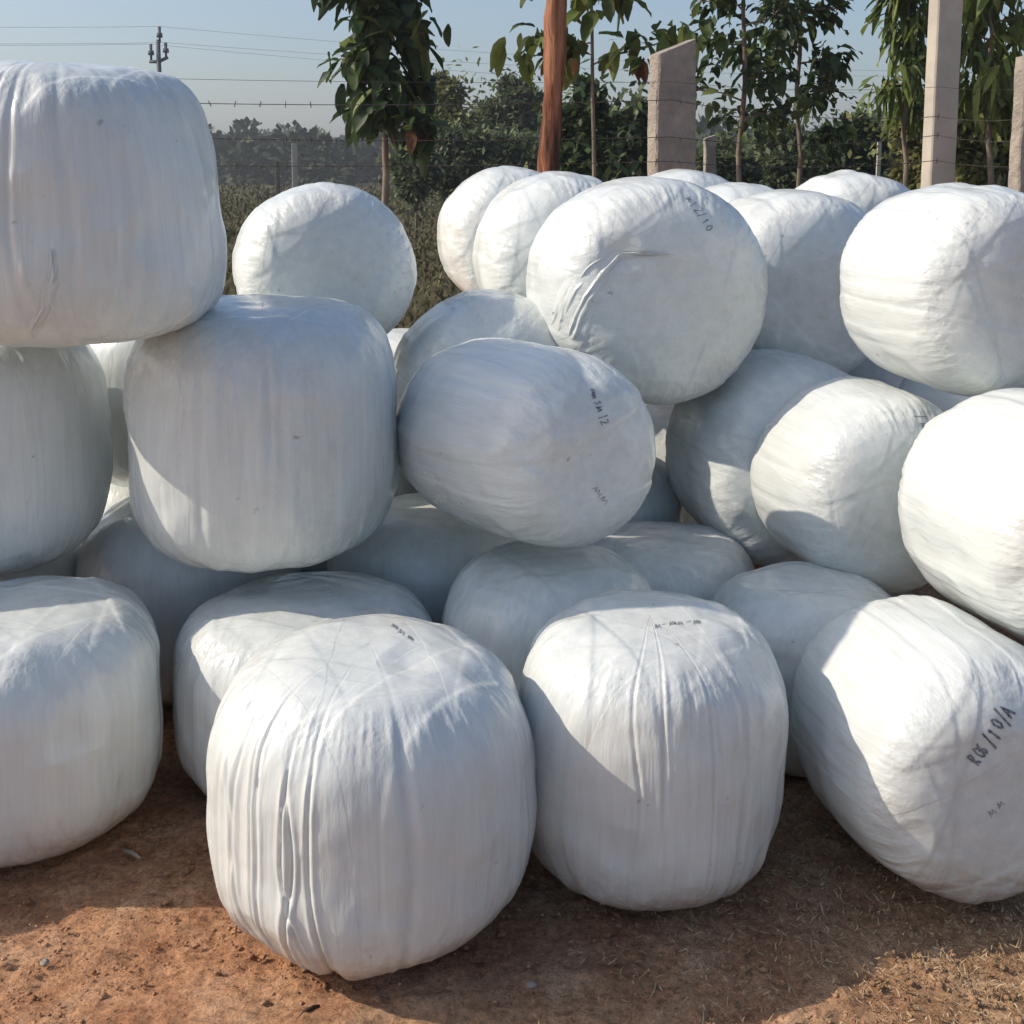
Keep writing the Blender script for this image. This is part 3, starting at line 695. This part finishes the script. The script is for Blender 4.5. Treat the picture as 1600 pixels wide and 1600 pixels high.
def big_leaf_tree(name, px, y, pybase, pytop, reach, label, seed, leaf=.26, nleaf=900, mat='teak', zlo=.35, dens=8, rt=.035, nb=14, droop=.8, wd=.55, dry=0, spread=.10, cat='tree', group=None, down=.35, lean=0):
    g = np.random.default_rng(seed); gb = at(px, 262, y); tp = at(px+lean, pytop, y)
    root = tag(empty(name, (gb[0], y, 0)), label, cat, group)
    base = np.array([0, 0, 0.0]); top = np.array([tp[0]-gb[0], 0, tp[2]])
    tr, limbs = branchy(g, base, top, rt, nb, reach, zlo)
    V, F = tube(tr, np.linspace(rt, rt*.35, len(tr)), 10, rt*.25, seed); mesh_obj('trunk', V, F, M['bark'], root)
    for q in range(0, len(limbs), 3):
        V, F = join([tube(l, np.linspace(rt*.32, rt*.08, len(l)), 6) for l in limbs[q:q+3]]); mesh_obj('branch', V, F, M['bark'], root)
    C = []; D = []
    for l in limbs+[tr[int(16*zlo):]]:
        m = max(3, int(nleaf/len(limbs)))
        f = g.uniform(.15, 1.0, m)**.8*(len(l)-1); i = np.floor(f).astype(int).clip(0, len(l)-2)
        c = l[i]+(l[i+1]-l[i])*(f-i)[:, None]; ax = (l[-1]-l[0])/np.linalg.norm(l[-1]-l[0])
        d = g.normal(0, .8, (m, 3))+ax*.5; d[:, 2] -= down
        C.append(c+g.normal(0, spread, (m, 3))); D.append(d)
    C = np.vstack(C); D = np.vstack(D); n = len(C)
    tone = np.clip(g.beta(2, 3.2, n)+.0, 0, 1)
    nd = int(n*dry); sz = leaf*g.uniform(.45, 1.15, n)
    crown_obj([leaves(C[nd:], D[nd:], sz[nd:], wd, g, tone[nd:], droop)], M[mat], root)
    if nd: 
        low = np.argsort(C[:, 2])[:nd]
        crown_obj([leaves(C[low], D[low]*[1, 1, 0]+[0, 0, -1.0], sz[low]*.7, wd, g, tone[low], droop)], M['teak_dry'], root, 'dry_leaves')
    return root

def clump_tree(name, px0, px1, pytop, pybot, y, label, seed, mat, leaf=.12, n=9000, cat='tree', depth=None, lumps=26, group=None, trunk=True, gap=.55, squash=1.0):
    """rounded crown of many leaf clumps with gaps"""
    g = np.random.default_rng(seed); c0 = at((px0+px1)/2, 262, y); w = (px1-px0)/FPX*y; zt = at(px0, pytop, y)[2]; zb = max(.0, at(px0, pybot, y)[2])
    h = zt-zb; dp = w*.8 if depth is None else depth
    root = tag(empty(name, (c0[0], y, 0)), label, cat, group)
    cc = []; 
    while len(cc) < lumps:
        p = g.uniform(-1, 1, 3)
        if np.linalg.norm(p) < 1 and np.linalg.norm(p) > .35: cc.append(p)
    cc = np.array(cc)*[w*.42, dp*.42, h*.42]+[0, 0, zb+h*.5]; rad = g.uniform(.5, 1.0, lumps)*min(w, h)*.21
    k = g.integers(0, lumps, n); dr = g.normal(0, 1, (n, 3)); dr /= np.linalg.norm(dr, axis=1)[:, None]
    rr = rad[k]*g.uniform(.3, 1.0, n)**.5
    C = cc[k]+dr*rr[:, None]*[1, 1, .8]
    stray = g.random(n) < .1; C[stray] += g.normal(0, leaf*2.2, (stray.sum(), 3))
    C[:, 2] = np.maximum(C[:, 2], .03)
    D = dr+g.normal(0, .7, (n, 3)); D[:, 2] -= .2
    lt = g.random(lumps)*.35; tone = np.clip(lt[k]+g.beta(2, 3.5, n)*.75, 0, 1)
    if trunk:
        V, F = tube([(0, 0, -.05), (g.normal()*.05, 0, zb*.6+h*.15), (0, 0, zb+h*.6)], [w*.035, w*.026, w*.012], 10, w*.008, seed); mesh_obj('trunk', V, F, M['bark'], root)
        parts = [tube([(0, 0, zb*.5+h*.2), cc[i]*[.5, .5, .75]+[0, 0, 0], cc[i]], [w*.013, w*.009, w*.004], 6) for i in range(0, lumps, 2)]
        V, F = join(parts); mesh_obj('branches', V, F, M['bark'], root)
    crown_obj([leaves(C, D, leaf*g.uniform(.6, 1.3, n), .55, g, tone, .4, simple=True)], M[mat], root)
    return root

# near trees behind the fence
big_leaf_tree('teak_tree', 595, 9.0, 300, -190, .27, 'slim teak tree with a dense dark hanging crown left of the timber post', 11, leaf=.21, nleaf=900, zlo=.47, nb=16, rt=.034, dry=.02, spread=.06, down=.9, lean=-30)
big_leaf_tree('teak_tree', 912, 8.4, 270, -230, .75, 'broad leafed teak tree whose yellowish leaves hang around the timber post', 23, leaf=.19, nleaf=640, mat='fresh', zlo=.58, nb=10, rt=.02, dry=.03, spread=.07, down=.8, lean=15)
big_leaf_tree('teak_sapling', 1141, 9.2, 270, -260, .55, 'open teak sapling with dark sparse leaves right beside the stone pillar', 31, leaf=.135, nleaf=1000, zlo=.45, nb=16, rt=.028, spread=.07, down=.3)
big_leaf_tree('teak_sapling', 1266, 9.8, 270, -230, .52, 'slender dark leaved sapling midway between stone pillar and concrete pole', 37, leaf=.135, nleaf=1150, zlo=.40, nb=18, rt=.028, spread=.06, down=.4, mat='teak')
big_leaf_tree('mango_tree', 1436, 10.5, 270, -160, .22, 'tree with long bright drooping leaves directly behind the concrete pole', 41, leaf=.24, nleaf=480, mat='fresh', zlo=.52, nb=12, wd=.26, down=1.6, spread=.06, rt=.03)
big_leaf_tree('mango_tree', 1570, 9.5, 270, -200, .34, 'bright leafed drooping tree at the upper right corner', 43, leaf=.24, nleaf=620, mat='fresh', zlo=.50, nb=14, wd=.27, down=1.6, spread=.07, rt=.035)

# middle distance
clump_tree('round_tree', 650, 765, 104, 300, 27, 'olive round topped tree standing left in the mid distance clump', 51, 'olive', .16, 15000, lumps=34)
clump_tree('round_tree', 745, 852, 102, 300, 29, 'grey green round topped tree left of the timber post in mid distance', 52, 'dull', .16, 15000, lumps=34)
clump_tree('bush', 608, 690, 205, 320, 21, 'dark bush beneath the olive round tree, near the teak trunk', 53, 'dull', .12, 7000, 'bush', lumps=22)
clump_tree('bush', 672, 770, 188, 322, 22, 'dark green bush at the foot of the two round trees', 54, 'dull', .12, 9000, 'bush', lumps=24)
clump_tree('bush', 752, 858, 190, 320, 23, 'dark bush just left of the timber post', 55, 'dull', .12, 9000, 'bush', lumps=24)
clump_tree('bush', 872, 950, 118, 300, 13.5, 'leafy green bush just right of the timber post', 56, 'teak', .13, 5200, 'bush', lumps=24)
clump_tree('bush', 925, 1030, 138, 300, 14.5, 'tall bush filling the gap left of the stone pillar', 57, 'dull', .13, 6500, 'bush', lumps=26)
clump_tree('bush', 1085, 1190, 205, 310, 15.5, 'low dark bush behind the first sapling right of the stone pillar', 58, 'dull', .10, 6000, 'bush', lumps=26)
clump_tree('bush', 1170, 1290, 190, 310, 16.5, 'dark bush between the two sparse saplings', 59, 'dull', .10, 6500, 'bush', lumps=26)
clump_tree('bush', 1262, 1390, 178, 310, 17.5, 'dark bush left of the mud hut', 60, 'teak', .11, 7500, 'bush', lumps=26)
clump_tree('bush', 1385, 1482, 128, 305, 12.0, 'wispy olive brown bush immediately left of the concrete pole', 61, 'olive', .09, 6000, 'bush', lumps=26)
clump_tree('bush', 1478, 1600, 118, 305, 10.8, 'brownish green bush between the concrete pole and right stone pillar', 62, 'olive', .09, 8000, 'bush', lumps=28)
clump_tree('bush', 1580, 1700, 110, 305, 11.5, 'bush behind the stone pillar at the right edge', 63, 'dull', .10, 6000, 'bush', lumps=26)

# low mud hut far right, with a thatched roof
hp = at(1395, 262, 19); hut = tag(empty('mud_hut', (hp[0], 19, 0)), 'low brown mud hut glimpsed left of the concrete pole', 'hut')
V = [(-.55, -.6, 0), (.6, -.6, 0), (.6, .6, 0), (-.55, .6, 0), (-.55, -.6, 1.78), (.6, -.6, 1.78), (.6, .6, 1.78), (-.55, .6, 1.78)]
F = [(0, 1, 5, 4), (1, 2, 6, 5), (2, 3, 7, 6), (3, 0, 4, 7), (4, 5, 6, 7)]; mesh_obj('wall', V, F, M['brick'], hut, smooth=False)
V = [(-.7, -.8, 1.74), (.75, -.8, 1.74), (.75, .8, 1.74), (-.7, .8, 1.74), (-.66, 0, 2.15), (.7, 0, 2.15)]
F = [(0, 1, 5, 4), (2, 3, 4, 5), (0, 4, 3), (1, 2, 5), (0, 3, 2, 1)]; mesh_obj('roof', V, F, M['thatch'], hut, smooth=False)

# dry scrub covering the field behind the bales
def scrub():
    g = np.random.default_rng(77); n = 90000
    y = 7.5+g.random(n)**1.6*45; x = (g.random(n)*2-1)*(y*.62+2)
    hgt = .45+.35*fbm(np.stack([x*.5, y*.35, x*0], 1), 3)
    z = np.abs(g.random(n))**.7*hgt*(1+.008*y)
    C = np.stack([x, y, z.clip(0.01)], 1); D = g.normal(0, .7, (n, 3)); D[:, 2] = np.abs(D[:, 2])+.4
    tone = np.clip(g.beta(2, 4, n)+.25*fbm(C*[.7, .4, 1], 2), 0, 1)
    v, f, t = leaves(C, D, .062*(.7+y*.045)*g.uniform(.6, 1.4, n), .38, g, tone, .3, simple=True)
    o = crown_obj([(v, f, t)], M['scrub'], None, 'dry_scrub'); tag(o, 'dry olive brown weeds covering the field behind the bales', 'scrub', kind='stuff')
scrub()

# far wooded ridge
def ridge():
    xs = np.linspace(-160, 160, 120); ys = np.linspace(90, 330, 60); X, Y = np.meshgrid(xs, ys)
    t = np.clip((Y-95)/120, 0, 1); t = t*t*(3-2*t)
    Z = -.5+t*(2.4+1.6*fbm(np.stack([X.ravel()*.022, Y.ravel()*.01, X.ravel()*0], 1), 3).reshape(X.shape)-X*.006)
    i = np.arange(X.size).reshape(X.shape); F = np.stack([i[:-1, :-1], i[:-1, 1:], i[1:, 1:], i[1:, :-1]], -1).reshape(-1, 4)
    tag(mesh_obj('hill', np.stack([X, Y, Z], -1).reshape(-1, 3), F, M['scrub']), kind='structure')
    g = np.random.default_rng(88); parts = []
    for k in range(1000):
        y = 92+g.random()**.8*150; x = g.uniform(-.62, .62)*y
        tt = min(1, max(0, (y-95)/120)); tt = tt*tt*(3-2*tt)
        z = -.5+tt*(2.4+1.6*fbm(np.array([[x*.022, y*.01, 0]]), 3)[0]-x*.006)
        r = g.uniform(1.3, 2.9); hh = r*g.uniform(.8, 1.5); pine = g.random() < .12
        n = 210; d = g.normal(0, 1, (n, 3)); d /= np.linalg.norm(d, axis=1)[:, None]
        q = d*g.uniform(.55, 1, n)[:, None]**.5*[r, r, hh]
        if pine: q[:, :2] *= (1-.8*(q[:, 2:3]/hh*.5+.5))*.8; q[:, 2] *= 1.4
        C = q+[x, y, z+hh*.8]
        tone = np.clip(g.uniform(0, .4)+g.beta(2, 4, n)*.6, 0, 1)
        parts.append(leaves(C, d+g.normal(0, .5, (n, 3)), g.uniform(.6, 1.1, n), .8, g, tone, .3, simple=True))
    o = crown_obj(parts, M['far'], None, 'far_woodland'); tag(o, 'distant hazy woodland on the low ridge beyond the field', 'woodland', kind='stuff')
ridge()

# ------------------------------------------------------------------ air
def haze():
    V = [(x, y, z) for x in (-380, 380) for y in (-25, 560) for z in (-1.6, 26)]
    F = [(0, 1, 3, 2), (4, 6, 7, 5), (0, 4, 5, 1), (2, 3, 7, 6), (0, 2, 6, 4), (1, 5, 7, 3)]
    m = bpy.data.materials.new('thin_haze'); m.use_nodes = True; nt = m.node_tree; nt.nodes.clear()
    out = nt.nodes.new('ShaderNodeOutputMaterial'); v = nt.nodes.new('ShaderNodeVolumePrincipled')
    v.inputs['Color'].default_value = (.82, .88, .95, 1); v.inputs['Density'].default_value = .0013; v.inputs['Anisotropy'].default_value = .2
    nt.links.new(v.outputs[0], out.inputs['Volume'])
    tag(mesh_obj('haze', V, F, m, smooth=False), 'thin dusty haze over the field and far trees', 'haze', kind='stuff')
haze()
